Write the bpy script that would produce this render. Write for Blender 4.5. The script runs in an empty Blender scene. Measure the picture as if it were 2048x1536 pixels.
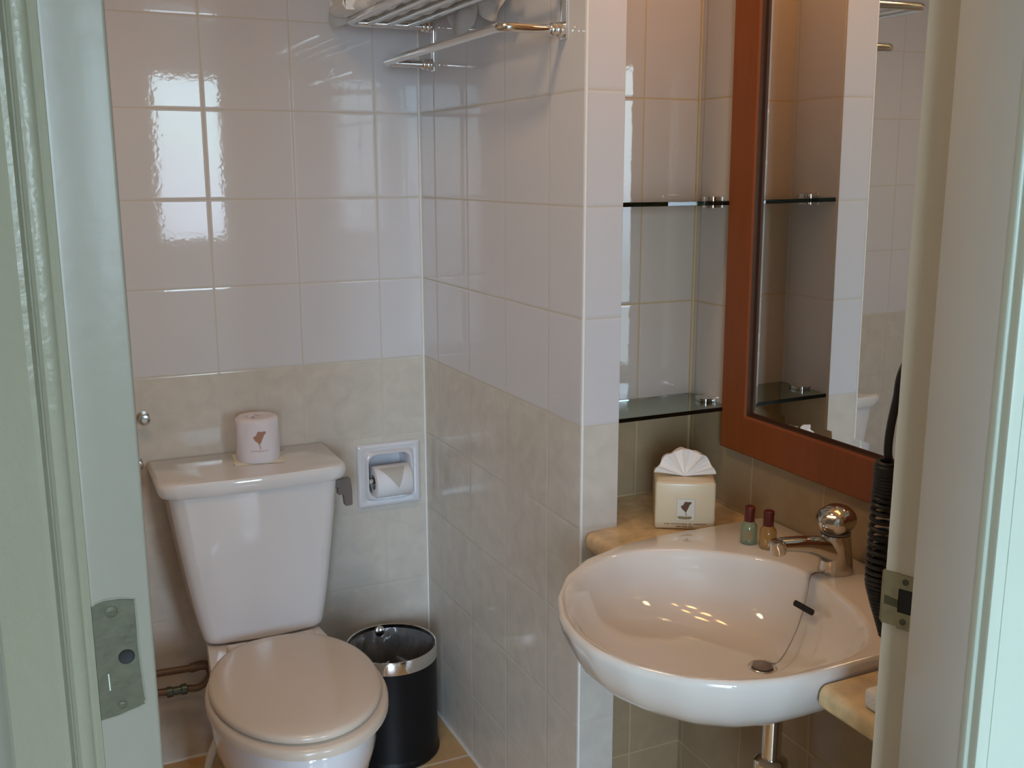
import bpy, bmesh, math, random
from math import sin, cos, pi, radians
from mathutils import Vector, Matrix
random.seed(7)
SC = bpy.context.scene
COL = SC.collection

# ------------------------------------------------------------------ camera
CAM = Vector((-0.88992, -2.44861, 1.45935))
YAW, PITCH, ROLL, FPX = 0.43551, 0.20328, -0.00184, 2052.14
cam_d = bpy.data.cameras.new('camera')
cam_d.sensor_fit = 'HORIZONTAL'; cam_d.sensor_width = 36.0
cam_d.lens = 36.0 * FPX / 2048.0
cam_d.clip_start = 0.02
cam = bpy.data.objects.new('camera', cam_d); COL.objects.link(cam)
_F = Vector((sin(YAW)*cos(PITCH), cos(YAW)*cos(PITCH), -sin(PITCH)))
_R = Vector((cos(YAW), -sin(YAW), 0)); _U = _R.cross(_F)
_R2 = _R*cos(ROLL) + _U*sin(ROLL); _U2 = -_R*sin(ROLL) + _U*cos(ROLL)
M = Matrix((( _R2.x, _U2.x, -_F.x, CAM.x), (_R2.y, _U2.y, -_F.y, CAM.y), (_R2.z, _U2.z, -_F.z, CAM.z), (0, 0, 0, 1)))
cam.matrix_world = M
SC.camera = cam
# the doorway stands square to the view: RH runs along its wall, FH goes through it into the bathroom
RH = Vector((cos(YAW), -sin(YAW), 0)); FH = Vector((sin(YAW), cos(YAW), 0))
def dl(a, d, z=0.0):
    return Vector((CAM.x, CAM.y, 0)) + RH*a + FH*d + Vector((0, 0, z))

# ------------------------------------------------------------------ colour management
SC.view_settings.view_transform = 'Standard'
SC.view_settings.look = 'None'
SC.view_settings.gamma = 1.0
SC.view_settings.use_curve_mapping = False
SC.view_settings.exposure = 0.22

# ------------------------------------------------------------------ sky and lamps
DAY = 22.0
w = bpy.data.worlds.new('sky'); SC.world = w; w.use_nodes = True
nt = w.node_tree; nt.nodes.clear()
o_ = nt.nodes.new('ShaderNodeOutputWorld'); bg = nt.nodes.new('ShaderNodeBackground')
tc = nt.nodes.new('ShaderNodeTexCoord'); sp = nt.nodes.new('ShaderNodeSeparateXYZ')
nz = nt.nodes.new('ShaderNodeTexNoise'); nz.inputs['Scale'].default_value = 9.0
ad = nt.nodes.new('ShaderNodeMath'); ad.operation = 'MULTIPLY_ADD'; ad.inputs[1].default_value = 0.16
rp = nt.nodes.new('ShaderNodeValToRGB')
e = rp.color_ramp.elements
e[0].position = 0.0; e[0].color = (0.241, 0.310, 0.360, 1)
e[1].position = 1.0; e[1].color = (0.554, 0.733, 1.000, 1)
for pos, c in ((0.06, (0.440, 0.538, 0.660, 1)), (0.13, (0.469, 0.652, 0.720, 1)), (0.20, (0.554, 0.758, 0.950, 1)), (0.35, (0.582, 0.758, 1.000, 1))):
    x = e.new(pos); x.color = c
bg.inputs['Strength'].default_value = DAY
nt.links.new(tc.outputs['Generated'], sp.inputs[0]); nt.links.new(tc.outputs['Generated'], nz.inputs['Vector'])
nt.links.new(nz.outputs['Fac'], ad.inputs[0]); nt.links.new(sp.outputs['Z'], ad.inputs[2])
nt.links.new(ad.outputs[0], rp.inputs[0]); nt.links.new(rp.outputs[0], bg.inputs['Color']); nt.links.new(bg.outputs[0], o_.inputs[0])

WIN_D = -2.5
# bedroom windows and balcony door: (a0, a1, z0, z1)
WINS = [(2.14, 3.25, 0.93, 2.20), (0.46, 0.86, 1.0, 2.15), (-0.35, 0.38, 0.14, 2.12)]
def add_light(name, kind, loc, energy, color, size=0.03):
    l = bpy.data.lights.new(name, kind); l.energy = energy; l.color = color
    o = bpy.data.objects.new(name, l); COL.objects.link(o); o.location = loc
    if kind in ('POINT', 'SPOT'): l.shadow_soft_size = size
    return o
for wa0, wa1, wz0, wz1 in WINS:
    pl = add_light('window_portal', 'AREA', dl((wa0+wa1)/2, WIN_D-0.02, (wz0+wz1)/2), 1.0, (1, 1, 1))
    pl.data.shape = 'RECTANGLE'; pl.data.size = wa1-wa0; pl.data.size_y = wz1-wz0
    pl.data.cycles.is_portal = True
    zz_ = -FH   # local +Z points outwards, the portal faces along -Z into the room
    xx_ = Vector((0, 0, 1)).cross(zz_)
    pl.matrix_world = Matrix(((xx_.x, 0, zz_.x, pl.location.x), (xx_.y, 0, zz_.y, pl.location.y), (0, 1, 0, pl.location.z), (0, 0, 0, 1)))

WARM = (1.0, 0.48, 0.18)
WARM2 = (1.0, 0.67, 0.36)
VANITY = [(0.245, y, 2.06) for y in (-1.03, -1.17, -1.31)]
for i, v in enumerate(VANITY):
    add_light('vanity_bulb_light', 'POINT', v, 1.0, WARM, 0.03)
DOWN = (-0.72, -1.12, 2.385)
dn = add_light('downlight_lamp', 'SPOT', DOWN, 15.0, WARM2, 0.10)
dn.data.spot_size = radians(150); dn.data.spot_blend = 0.6

# ------------------------------------------------------------------ materials
def new_mat(name):
    m = bpy.data.materials.new(name); m.use_nodes = True
    return m, m.node_tree, m.node_tree.nodes['Principled BSDF']
def mat(name, col, rough=0.5, metal=0.0, noise=0.0, nscale=20.0, bump=0.0, bscale=80.0, coat=0.0, trans=0.0, ior=1.5, rvar=0.0):
    m, t, b = new_mat(name); N = t.nodes.new; L = t.links.new
    b.inputs['Roughness'].default_value = rough; b.inputs['Metallic'].default_value = metal
    b.inputs['IOR'].default_value = ior
    if coat: b.inputs['Coat Weight'].default_value = coat; b.inputs['Coat Roughness'].default_value = 0.06
    if trans: b.inputs['Transmission Weight'].default_value = trans
    g = N('ShaderNodeNewGeometry'); n = N('ShaderNodeTexNoise'); n.inputs['Scale'].default_value = nscale
    n.inputs['Detail'].default_value = 4.0
    L(g.outputs['Position'], n.inputs['Vector'])
    mx = N('ShaderNodeMix'); mx.data_type = 'RGBA'
    mx.inputs[6].default_value = tuple(c*(1-noise) for c in col) + (1,)
    mx.inputs[7].default_value = tuple(min(1, c*(1+noise)) for c in col) + (1,)
    L(n.outputs['Fac'], mx.inputs[0]); L(mx.outputs[2], b.inputs['Base Color'])
    if rvar:
        r = N('ShaderNodeMapRange'); r.inputs['To Min'].default_value = rough; r.inputs['To Max'].default_value = rough+rvar
        L(n.outputs['Fac'], r.inputs[0]); L(r.outputs[0], b.inputs['Roughness'])
    if bump:
        n2 = N('ShaderNodeTexNoise'); n2.inputs['Scale'].default_value = bscale; n2.inputs['Detail'].default_value = 3
        L(g.outputs['Position'], n2.inputs['Vector'])
        bp = N('ShaderNodeBump'); bp.inputs['Strength'].default_value = bump; bp.inputs['Distance'].default_value = 0.002
        L(n2.outputs['Fac'], bp.inputs['Height']); L(bp.outputs[0], b.inputs['Normal'])
    return m

def tile_mat(name, axis, off, low=(0.64, 0.59, 0.52), high=(0.69, 0.675, 0.70), split=1.0, grout=(0.61, 0.56, 0.49)):
    """glazed 20 cm wall tiles: white rows above the split, mottled beige rows below it, matt grout lines"""
    m, t, b = new_mat(name); N = t.nodes.new; L = t.links.new
    def math_(op, a=None, c=None, v0=None, v1=None, v2=None):
        n = N('ShaderNodeMath'); n.operation = op
        if a is not None: L(a, n.inputs[0])
        if c is not None: L(c, n.inputs[1])
        if v0 is not None: n.inputs[0].default_value = v0
        if v1 is not None: n.inputs[1].default_value = v1
        if v2 is not None: n.inputs[2].default_value = v2
        return n.outputs[0]
    g = N('ShaderNodeNewGeometry'); s = N('ShaderNodeSeparateXYZ'); L(g.outputs['Position'], s.inputs[0])
    u = s.outputs[axis]; v = s.outputs['Z']
    def edge(x, o):
        a = math_('SUBTRACT', x, v1=o); a = math_('DIVIDE', a, v1=0.2); a = math_('FRACT', a)
        a = math_('SUBTRACT', a, v1=0.5); a = math_('ABSOLUTE', a); a = math_('SUBTRACT', None, a, v0=0.5)
        return math_('MULTIPLY', a, v1=0.2)
    d = math_('MINIMUM', edge(u, off), edge(v, 0.0))
    mk = N('ShaderNodeMapRange'); mk.interpolation_type = 'SMOOTHSTEP'
    mk.inputs['From Min'].default_value = 0.0009; mk.inputs['From Max'].default_value = 0.0023
    L(d, mk.inputs[0])                                  # 0 in grout, 1 on tile
    n1 = N('ShaderNodeTexNoise'); n1.inputs['Scale'].default_value = 22; n1.inputs['Detail'].default_value = 6; n1.inputs['Distortion'].default_value = 0.6
    L(g.outputs['Position'], n1.inputs['Vector'])
    bm_ = N('ShaderNodeMix'); bm_.data_type = 'RGBA'
    bm_.inputs[6].default_value = tuple(c*0.84 for c in low)+(1,); bm_.inputs[7].default_value = tuple(min(1, c*1.18) for c in low)+(1,)
    L(n1.outputs['Fac'], bm_.inputs[0])
    lo = math_('GREATER_THAN', v, v1=split)
    cm = N('ShaderNodeMix'); cm.data_type = 'RGBA'; L(lo, cm.inputs[0]); L(bm_.outputs[2], cm.inputs[6]); cm.inputs[7].default_value = high+(1,)
    gm = N('ShaderNodeMix'); gm.data_type = 'RGBA'; L(mk.outputs[0], gm.inputs[0])
    gm.inputs[6].default_value = grout+(1,)
    b.inputs['IOR'].default_value = 1.40; L(cm.outputs[2], gm.inputs[7])
    L(gm.outputs[2], b.inputs['Base Color'])
    rr = N('ShaderNodeMapRange'); L(mk.outputs[0], rr.inputs[0]); rr.inputs['To Min'].default_value = 0.7
    rb = N('ShaderNodeMapRange'); L(lo, rb.inputs[0]); rb.inputs['To Min'].default_value = 0.13; rb.inputs['To Max'].default_value = 0.04
    L(rb.outputs[0], rr.inputs['To Max'])
    L(rr.outputs[0], b.inputs['Roughness'])
    # pillowed edges and slightly rippled glaze
    pe = N('ShaderNodeMapRange'); pe.interpolation_type = 'SMOOTHSTEP'; pe.inputs['From Min'].default_value = 0.0008; pe.inputs['From Max'].default_value = 0.006
    L(d, pe.inputs[0])
    n2 = N('ShaderNodeTexNoise'); n2.inputs['Scale'].default_value = 95; n2.inputs['Detail'].default_value = 1
    L(g.outputs['Position'], n2.inputs['Vector'])
    hs = N('ShaderNodeMath'); hs.operation = 'MULTIPLY_ADD'; L(n2.outputs['Fac'], hs.inputs[0]); hs.inputs[1].default_value = 0.13; L(pe.outputs[0], hs.inputs[2])
    bp = N('ShaderNodeBump'); bp.inputs['Strength'].default_value = 0.5; bp.inputs['Distance'].default_value = 0.0008
    L(hs.outputs[0], bp.inputs['Height']); L(bp.outputs[0], b.inputs['Normal'])
    return m

def floor_tile_mat():
    m, t, b = new_mat('tan_floor_tiles'); N = t.nodes.new; L = t.links.new
    g = N('ShaderNodeNewGeometry'); br = N('ShaderNodeTexBrick'); br.offset = 0; br.squash = 1
    mp = N('ShaderNodeMapping'); mp.inputs['Location'].default_value = (0.0, 0.285, 0)
    L(g.outputs['Position'], mp.inputs[0]); L(mp.outputs[0], br.inputs['Vector'])
    br.inputs['Scale'].default_value = 1.0; br.inputs['Brick Width'].default_value = 0.3; br.inputs['Row Height'].default_value = 0.3
    br.inputs['Mortar Size'].default_value = 0.004; br.inputs['Color1'].default_value = (0.78, 0.50, 0.24, 1); br.inputs['Color2'].default_value = (0.74, 0.46, 0.21, 1)
    br.inputs['Mortar'].default_value = (0.95, 0.82, 0.64, 1)
    n = N('ShaderNodeTexNoise'); n.inputs['Scale'].default_value = 30; L(g.outputs['Position'], n.inputs['Vector'])
    mx = N('ShaderNodeMix'); mx.data_type = 'RGBA'; mx.blend_type = 'MULTIPLY'; mx.inputs[0].default_value = 0.35
    L(br.outputs['Color'], mx.inputs[6]); L(n.outputs['Color'], mx.inputs[7]); L(mx.outputs[2], b.inputs['Base Color'])
    b.inputs['Roughness'].default_value = 0.3
    return m

def wood_mat():
    m, t, b = new_mat('cherry_wood'); N = t.nodes.new; L = t.links.new
    g = N('ShaderNodeNewGeometry'); mp = N('ShaderNodeMapping'); mp.inputs['Scale'].default_value = (30, 30, 3)
    L(g.outputs['Position'], mp.inputs[0])
    n = N('ShaderNodeTexNoise'); n.inputs['Scale'].default_value = 3; n.inputs['Detail'].default_value = 8; L(mp.outputs[0], n.inputs['Vector'])
    mx = N('ShaderNodeMix'); mx.data_type = 'RGBA'; mx.inputs[6].default_value = (0.20, 0.046, 0.008, 1); mx.inputs[7].default_value = (0.29, 0.076, 0.014, 1)
    L(n.outputs['Fac'], mx.inputs[0]); L(mx.outputs[2], b.inputs['Base Color']); b.inputs['Roughness'].default_value = 0.5
    return m

M_TX = tile_mat('wall_tiles_back', 'X', -0.1135)
M_TY = tile_mat('wall_tiles_side', 'Y', -0.1026)
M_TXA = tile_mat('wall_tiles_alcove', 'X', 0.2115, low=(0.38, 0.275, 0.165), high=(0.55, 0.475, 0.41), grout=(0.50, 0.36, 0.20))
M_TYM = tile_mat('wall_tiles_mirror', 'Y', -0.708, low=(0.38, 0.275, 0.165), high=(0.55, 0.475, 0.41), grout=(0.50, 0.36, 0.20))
M_FLOOR = floor_tile_mat()
M_CEIL = mat('ceiling_paint', (0.80, 0.79, 0.76), 0.8, bump=0.1)
M_POST = mat('left_post_dimmed_paint', (0.28, 0.255, 0.20), 0.30, noise=0.03, nscale=8, bump=0.22, bscale=38)  # white frame paint darkened: the post's weaker daylight is put into the colour
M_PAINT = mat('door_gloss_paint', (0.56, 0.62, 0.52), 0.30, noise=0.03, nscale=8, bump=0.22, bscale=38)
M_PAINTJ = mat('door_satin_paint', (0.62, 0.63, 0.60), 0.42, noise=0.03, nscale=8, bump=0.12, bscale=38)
M_ROOM = mat('bedroom_paint', (0.62, 0.60, 0.54), 0.7)
M_CARPET = mat('carpet', (0.30, 0.27, 0.22), 0.95, noise=0.3, nscale=300)
M_CER = mat('white_ceramic', (0.80, 0.775, 0.775), 0.07, noise=0.01, coat=0.4)
M_BAS = mat('basin_ceramic', (0.80, 0.755, 0.705), 0.06, noise=0.01, coat=0.4)
M_LID = mat('toilet_seat_plastic', (0.66, 0.56, 0.46), 0.2, noise=0.01)
M_CHROME = mat('chrome', (0.80, 0.79, 0.77), 0.09, 1.0, noise=0.03)
M_STEEL = mat('brushed_steel', (0.62, 0.60, 0.56), 0.22, 1.0, noise=0.05)
M_OLD = mat('tarnished_brass', (0.105, 0.098, 0.062), 0.45, 0.35, noise=0.35, nscale=60, bump=0.4, bscale=120, rvar=0.2)
M_OLD2 = mat('tarnished_strike_metal', (0.36, 0.30, 0.18), 0.36, 0.8, noise=0.4, nscale=60, rvar=0.2)
M_DARK = mat('dark_cavity', (0.012, 0.011, 0.01), 0.7)
M_WOOD = wood_mat()
M_WOOD_IN = mat('frame_inner_lip', (0.06, 0.022, 0.008), 0.5, noise=0.2)
M_STONE = mat('beige_stone', (0.70, 0.52, 0.29), 0.22, noise=0.42, nscale=38)
M_TAP = mat('tap_chrome', (0.60, 0.56, 0.50), 0.12, 1.0, noise=0.03)
M_BLACK = mat('black_enamel', (0.006, 0.006, 0.007), 0.42, noise=0.1, bump=0.1, bscale=600, ior=1.33)
M_LINER = mat('bin_liner', (0.15, 0.15, 0.155), 0.18, noise=0.8, nscale=22, bump=1.0, bscale=45)
M_CORD = mat('black_cord', (0.010, 0.009, 0.010), 0.42)
M_PAPER = mat('white_paper', (0.86, 0.83, 0.84), 0.85, bump=0.1, bscale=200)
M_WRAP = mat('paper_wrapper', (0.80, 0.75, 0.79), 0.8, bump=0.25, bscale=60)
M_TISSUE = mat('tissue_paper', (0.90, 0.82, 0.76), 0.9)
M_BOX = mat('cream_box', (0.68, 0.57, 0.39), 0.25, noise=0.02)
M_INK = mat('brown_ink', (0.10, 0.04, 0.015), 0.6, noise=0.2, nscale=500)
M_INK2 = mat('tan_ink', (0.42, 0.22, 0.15), 0.7, noise=0.2, nscale=500)
M_INK3 = mat('olive_ink', (0.26, 0.19, 0.08), 0.7, noise=0.3, nscale=500)
M_PATCH = mat('pale_grey_print', (0.66, 0.63, 0.55), 0.5, noise=0.06, nscale=300)
M_TOWEL = mat('white_towel', (0.86, 0.84, 0.82), 0.95, bump=0.9, bscale=300)
M_CAP = mat('red_cap', (0.10, 0.009, 0.006), 0.38)
M_GREEN = mat('pale_green_liquid', (0.36, 0.42, 0.27), 0.06, coat=0.5, trans=0.55)
M_AMBER = mat('amber_liquid', (0.60, 0.36, 0.12), 0.06, coat=0.5, trans=0.55)
M_GREY = mat('grey_plastic', (0.20, 0.17, 0.155), 0.35)
M_PIPE = mat('dull_copper', (0.20, 0.13, 0.09), 0.45, 0.4, noise=0.25, nscale=40)
M_VALVE = mat('green_tarnished_valve', (0.12, 0.16, 0.14), 0.4, 0.6, noise=0.3, nscale=60)
M_WPIPE = mat('white_plastic_pipe', (0.72, 0.70, 0.62), 0.35)
M_CAULK = mat('white_caulk', (0.85, 0.84, 0.80), 0.5)
def glass_mat():
    m, t, b = new_mat('green_glass'); b.inputs['Base Color'].default_value = (0.78, 0.93, 0.86, 1)
    b.inputs['Roughness'].default_value = 0.01; b.inputs['IOR'].default_value = 1.5; b.inputs['Transmission Weight'].default_value = 1.0
    va = t.nodes.new('ShaderNodeVolumeAbsorption'); va.inputs['Color'].default_value = (0.10, 0.30, 0.22, 1); va.inputs['Density'].default_value = 30
    t.links.new(va.outputs[0], t.nodes['Material Output'].inputs['Volume'])
    return m
M_GLASS = glass_mat()
M_MIRROR = mat('mirror_silver', (0.84, 0.86, 0.84), 0.0, 1.0)
M_BULB = mat('bulb_glass', (0.9, 0.85, 0.75), 0.1, trans=0.9)

# ------------------------------------------------------------------ helpers
def link(name, me, m=None, parent=None, smooth=35):
    o = bpy.data.objects.new(name, me); COL.objects.link(o)
    if m is not None: me.materials.append(m)
    if parent is not None: o.parent = parent
    if smooth:
        me.polygons.foreach_set('use_smooth', [True]*len(me.polygons))
        me.set_sharp_from_angle(angle=radians(smooth))
    return o
def obj(name, bm, m=None, parent=None, smooth=35):
    bmesh.ops.recalc_face_normals(bm, faces=bm.faces[:])
    me = bpy.data.meshes.new(name); bm.to_mesh(me); bm.free()
    return link(name, me, m, parent, smooth)
def tag(o, label=None, cat=None, group=None, kind=None):
    if label: o['label'] = label
    if cat: o['category'] = cat
    if group: o['group'] = group
    if kind: o['kind'] = kind
    return o
def thing(name, label, cat, loc=(0, 0, 0), group=None):
    """empty at the thing's base; parts are built in world coordinates and shifted under it"""
    o = bpy.data.objects.new(name, None); COL.objects.link(o); o.location = loc
    o.empty_display_size = 0.05
    return tag(o, label, cat, group)
def under(parent, *objs):
    p = parent
    base = Vector((0, 0, 0))
    while p is not None: base += p.location; p = p.parent
    for o in objs:
        o.parent = parent; o.data.transform(Matrix.Translation(-base)); o.data.update()
def part(name, bm, m, parent, label=None, smooth=35):
    o = obj(name, bm, m, None, smooth); under(parent, o)
    if label: o['label'] = label
    return o
def BM(): return bmesh.new()
def add_box(bm, lo, hi, bev=0.0, seg=2, mat4=None):
    lo, hi = Vector(lo), Vector(hi)
    r = bmesh.ops.create_cube(bm, size=1.0)
    vs = r['verts']
    for v in vs:
        v.co = Vector([(lo[i]+hi[i])/2 + v.co[i]*(hi[i]-lo[i]) for i in range(3)])
    if mat4 is not None:
        for v in vs: v.co = mat4 @ v.co
    if bev:
        es = list({e for v in vs for e in v.link_edges})
        bmesh.ops.bevel(bm, geom=es, offset=bev, segments=seg, profile=0.5, affect='EDGES')
def box(lo, hi, bev=0.0, seg=2, mat4=None):
    bm = BM(); add_box(bm, lo, hi, bev, seg, mat4); return bm
def add_prism(bm, poly, z0, z1, f=None):
    """closed plan polygon pulled from z0 to z1; f maps (u, v, w) to a point"""
    f = f or (lambda u, v, w: Vector((u, v, w)))
    a = [bm.verts.new(f(x, y, z0)) for x, y in poly]; b = [bm.verts.new(f(x, y, z1)) for x, y in poly]
    n = len(poly)
    bm.faces.new(a[::-1]); bm.faces.new(b)
    for i in range(n): bm.faces.new((a[i], a[(i+1) % n], b[(i+1) % n], b[i]))
def add_loft(bm, rings, cap0=True, cap1=True, closed=True):
    R = [[bm.verts.new(p) for p in r] for r in rings]
    n = len(R[0])
    for a, b in zip(R[:-1], R[1:]):
        for i in range(n if closed else n-1):
            j = (i+1) % n
            bm.faces.new((a[i], a[j], b[j], b[i]))
    if cap0: bm.faces.new(R[0][::-1])
    if cap1: bm.faces.new(R[-1])
    return R
def lathe_rings(prof, c, axis=Vector((0, 0, 1)), n=32):
    axis = Vector(axis).normalized()
    t = Vector((1, 0, 0)) if abs(axis.x) < 0.9 else Vector((0, 1, 0))
    u = axis.cross(t).normalized(); v = axis.cross(u)
    c = Vector(c)
    return [[c + axis*h + (u*cos(2*pi*i/n) + v*sin(2*pi*i/n))*max(r, 1e-5) for i in range(n)] for r, h in prof]
def add_lathe(bm, prof, c, axis=(0, 0, 1), n=32, cap=True):
    add_loft(bm, lathe_rings(prof, c, Vector(axis), n), cap, cap)
def lathe(prof, c, axis=(0, 0, 1), n=32, cap=True):
    bm = BM(); add_lathe(bm, prof, c, axis, n, cap); return bm
def add_tube(bm, pts, r, n=12, cap=True):
    pts = [Vector(p) for p in pts]
    rad = r if isinstance(r, (list, tuple)) else [r]*len(pts)
    rings = []; prev = None
    for i, p in enumerate(pts):
        d = (pts[min(i+1, len(pts)-1)] - pts[max(i-1, 0)]).normalized()
        if prev is None:
            t = Vector((0, 0, 1)) if abs(d.z) < 0.9 else Vector((1, 0, 0))
            u = d.cross(t).normalized()
        else:
            u = (prev - d*prev.dot(d)).normalized()
        prev = u; v = d.cross(u)
        rings.append([p + (u*cos(2*pi*k/n) + v*sin(2*pi*k/n))*rad[i] for k in range(n)])
    add_loft(bm, rings, cap, cap)
def tube(pts, r, n=12): bm = BM(); add_tube(bm, pts, r, n); return bm
def smooth_path(pts, k=8):
    P = [Vector(p) for p in pts]; P = [P[0]*2-P[1]] + P + [P[-1]*2-P[-2]]; out = []
    for i in range(1, len(P)-2):
        for j in range(k):
            t = j/k; a, b, c, d = P[i-1], P[i], P[i+1], P[i+2]
            out.append(0.5*((2*b)+(c-a)*t+(2*a-5*b+4*c-d)*t*t+(3*b-a-3*c+d)*t**3))
    out.append(P[-2]); return out
def round_poly(poly, r, k=5):
    """round each corner of a plan polygon; r may be a list per corner"""
    n = len(poly); out = []
    for i in range(n):
        p = Vector(poly[i]); a = Vector(poly[i-1]) ; b = Vector(poly[(i+1) % n])
        ri = r[i] if isinstance(r, (list, tuple)) else r
        if ri <= 0: out.append(tuple(p)); continue
        ea = (a-p).normalized(); eb = (b-p).normalized()
        p0 = p+ea*ri; p1 = p+eb*ri
        for j in range(k+1):
            t = j/k; q = p0*(1-t)**2 + p*2*t*(1-t) + p1*t*t
            out.append((q.x, q.y))
    return out
def outline_fn(poly, c):
    """radius of a closed outline seen from c, by angle"""
    P = [(x-c[0], y-c[1]) for x, y in poly]; n = len(P)
    def f(th):
        dx, dy = cos(th), sin(th); best = 0
        for i in range(n):
            x1, y1 = P[i]; x2, y2 = P[(i+1) % n]
            ex, ey = x2-x1, y2-y1
            den = dx*ey - dy*ex
            if abs(den) < 1e-12: continue
            t = (x1*ey - y1*ex)/den; s = (x1*dy - y1*dx)/den
            if t > 0 and -1e-9 <= s <= 1+1e-9: best = max(best, t)
        return best
    return f
def smooth_poly(pts, k=4):
    n = len(pts); out = []
    for i in range(n):
        a, b, c, d = [Vector(pts[(i+j-1) % n]) for j in range(4)]
        for j in range(k):
            t = j/k; q = 0.5*((2*b)+(c-a)*t+(2*a-5*b+4*c-d)*t*t+(3*b-a-3*c+d)*t**3)
            out.append((q.x, q.y))
    return out
def strip_fill(bm, poly, f, n=14):
    """a flat printed shape: the polygon (u, v) cut into narrow upright strips and laid on a surface by f(u, v)"""
    us = [p[0] for p in poly]; lo, hi = min(us), max(us); N = len(poly)
    def cuts(u):
        r = []
        for i in range(N):
            (a, b), (c, d) = poly[i], poly[(i+1) % N]
            if (a <= u < c) or (c <= u < a): r.append(b+(d-b)*(u-a)/(c-a))
        return sorted(r)
    for i in range(n):
        u0 = lo+(hi-lo)*i/n; u1 = lo+(hi-lo)*(i+1)/n; c = cuts((u0+u1)/2)
        for k in range(0, len(c)-1, 2):
            bm.faces.new([bm.verts.new(f(u0, c[k])), bm.verts.new(f(u1, c[k])), bm.verts.new(f(u1, c[k+1])), bm.verts.new(f(u0, c[k+1]))])
def structure(name, bm, m, smooth=0, label=None):
    o = obj(name, bm, m, None, smooth); o['kind'] = 'structure'
    if label: o['label'] = label
    return o

# ------------------------------------------------------------------ room shell
ZF, ZC = 0.027, 2.42
L_, W_, PW, YA = 0.8356, 0.3406, 0.0807, -0.6914
XL = -1.30
# floor of the bathroom: up to the doorway line
f0 = dl(-0.9, 0.98); f1 = dl(0.9, 0.98)
structure('floor', box((XL-0.1, -2.3, ZF-0.1), (0.45, 0.1, ZF)), M_FLOOR)
structure('ceiling', box((XL-0.1, -2.0, ZC), (0.45, 0.1, ZC+0.1)), M_CEIL)
# back wall with the recess for the paper holder
HX0, HX1, HZ0, HZ1 = -0.176, -0.036, 0.628, 0.768
bm = BM()
xs = [XL-0.1, HX0, HX1, PW]; zs = [ZF-0.1, HZ0, HZ1, ZC]
for i in range(3):
    for j in range(3):
        if i == 1 and j == 1: continue
        add_box(bm, (xs[i], 0, zs[j]), (xs[i+1], 0.1, zs[j+1]))
structure('wall_back', bm, M_TX)
structure('wall_partition', box((0, -L_, ZF), (PW, 0.0, ZC), 0.0015, 2), M_TY)
structure('wall_partition_end', box((0.001, -L_-0.004, ZF), (PW-0.001, -L_+0.001, ZC), 0.001, 2), tile_mat('wall_tiles_end', 'X', -0.06))
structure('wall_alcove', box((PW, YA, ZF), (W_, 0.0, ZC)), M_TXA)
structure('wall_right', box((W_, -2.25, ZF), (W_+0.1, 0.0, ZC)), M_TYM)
structure('wall_left', box((XL-0.1, -2.0, ZF), (XL, 0.0, ZC)), M_TY)
# edge trims and caulk
structure('trim_1', tube([(0.003, -L_-0.002, ZF), (0.003, -L_-0.002, ZC)], 0.0030, 10), M_CAULK, 40)
structure('trim_2', box((-0.0045, -0.0045, ZF), (0.0, 0.0, ZC)), M_CAULK)
bm = BM(); add_box(bm, (-0.005, -L_, ZF), (0.0, 0, ZF+0.004)); add_box(bm, (XL, -0.005, ZF), (0, 0, ZF+0.004))
structure('trim_3', bm, M_CAULK)
structure('trim_4', box((W_-0.004, YA-0.004, 0.8), (W_, YA, ZC)), mat('yellowed_caulk', (0.62, 0.46, 0.25), 0.5))

# doorway: jambs, stops and architraves in the wall the camera looks through
S = 1.18
def plan(pts, z0, z1, bm=None):
    bm = bm or BM(); add_prism(bm, [tuple(dl(a, d).xy) for a, d in pts], z0, z1); return bm
DZ = 2.04
al, ar = -0.363, 0.408
JN = Vector((-0.3184, 0.8468)); YD = Vector((-0.42187, 0.90666))   # the post is square to the tiled room
left = [(al, 0.826), tuple(JN), tuple(JN+YD*0.11), tuple(JN+YD*0.13+Vector((-0.05, 0))), (-0.47, 1.094), (-0.47, 0.84)]
S0 = Vector((0.4144, 1.075)); S1 = Vector((0.4382, 1.0525)); SD = (S1-S0).normalized(); SN = Vector((-SD.y, SD.x))*-1
right = [(ar, 0.840), (ar, 0.985), (0.445, 0.985), (0.445, 1.09), (0.47, 1.096), (0.47, 0.840)]
door = bpy.data.objects.new('door_1', None); COL.objects.link(door); door.location = dl(0, 0.96, ZF)
tag(door, 'white painted door frame in the foreground, both jambs and mouldings', None, None, 'structure')
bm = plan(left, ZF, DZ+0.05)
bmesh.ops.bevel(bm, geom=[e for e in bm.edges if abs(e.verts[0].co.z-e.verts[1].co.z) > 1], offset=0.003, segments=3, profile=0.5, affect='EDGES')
part('door_jamb', bm, M_POST, door, 'left jamb in daylight, its dimness put into the paint', 40)
bm = plan(right, ZF, DZ+0.05)
bmesh.ops.bevel(bm, geom=[e for e in bm.edges if abs(e.verts[0].co.z-e.verts[1].co.z) > 1], offset=0.004, segments=3, profile=0.5, affect='EDGES')
part('door_jamb', bm, M_PAINTJ, door, 'right jamb with strike plate', 40)
part('door_head', plan([(al-0.01, 0.83), (al-0.01, 1.09), (ar+0.01, 1.09), (ar+0.01, 0.83)], DZ, DZ+0.05), M_PAINT, door)
rs = [S0+SD*0.001, S0+SD*0.004-SN*-0.0, S0+SD*0.040, S0+SD*0.040-SN*0.03, S0+SD*0.012-SN*0.05, S0-SN*0.03-SD*0.001, S0-SN*0.004-SD*0.0005]
part('rebate_strip', plan([tuple(p) for p in rs], ZF, DZ), mat('yellowed_gloss_paint', (0.62, 0.53, 0.40), 0.25, noise=0.05, nscale=9, bump=0.2, bscale=40), door, 'yellowed strip of the right jamb')
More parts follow.
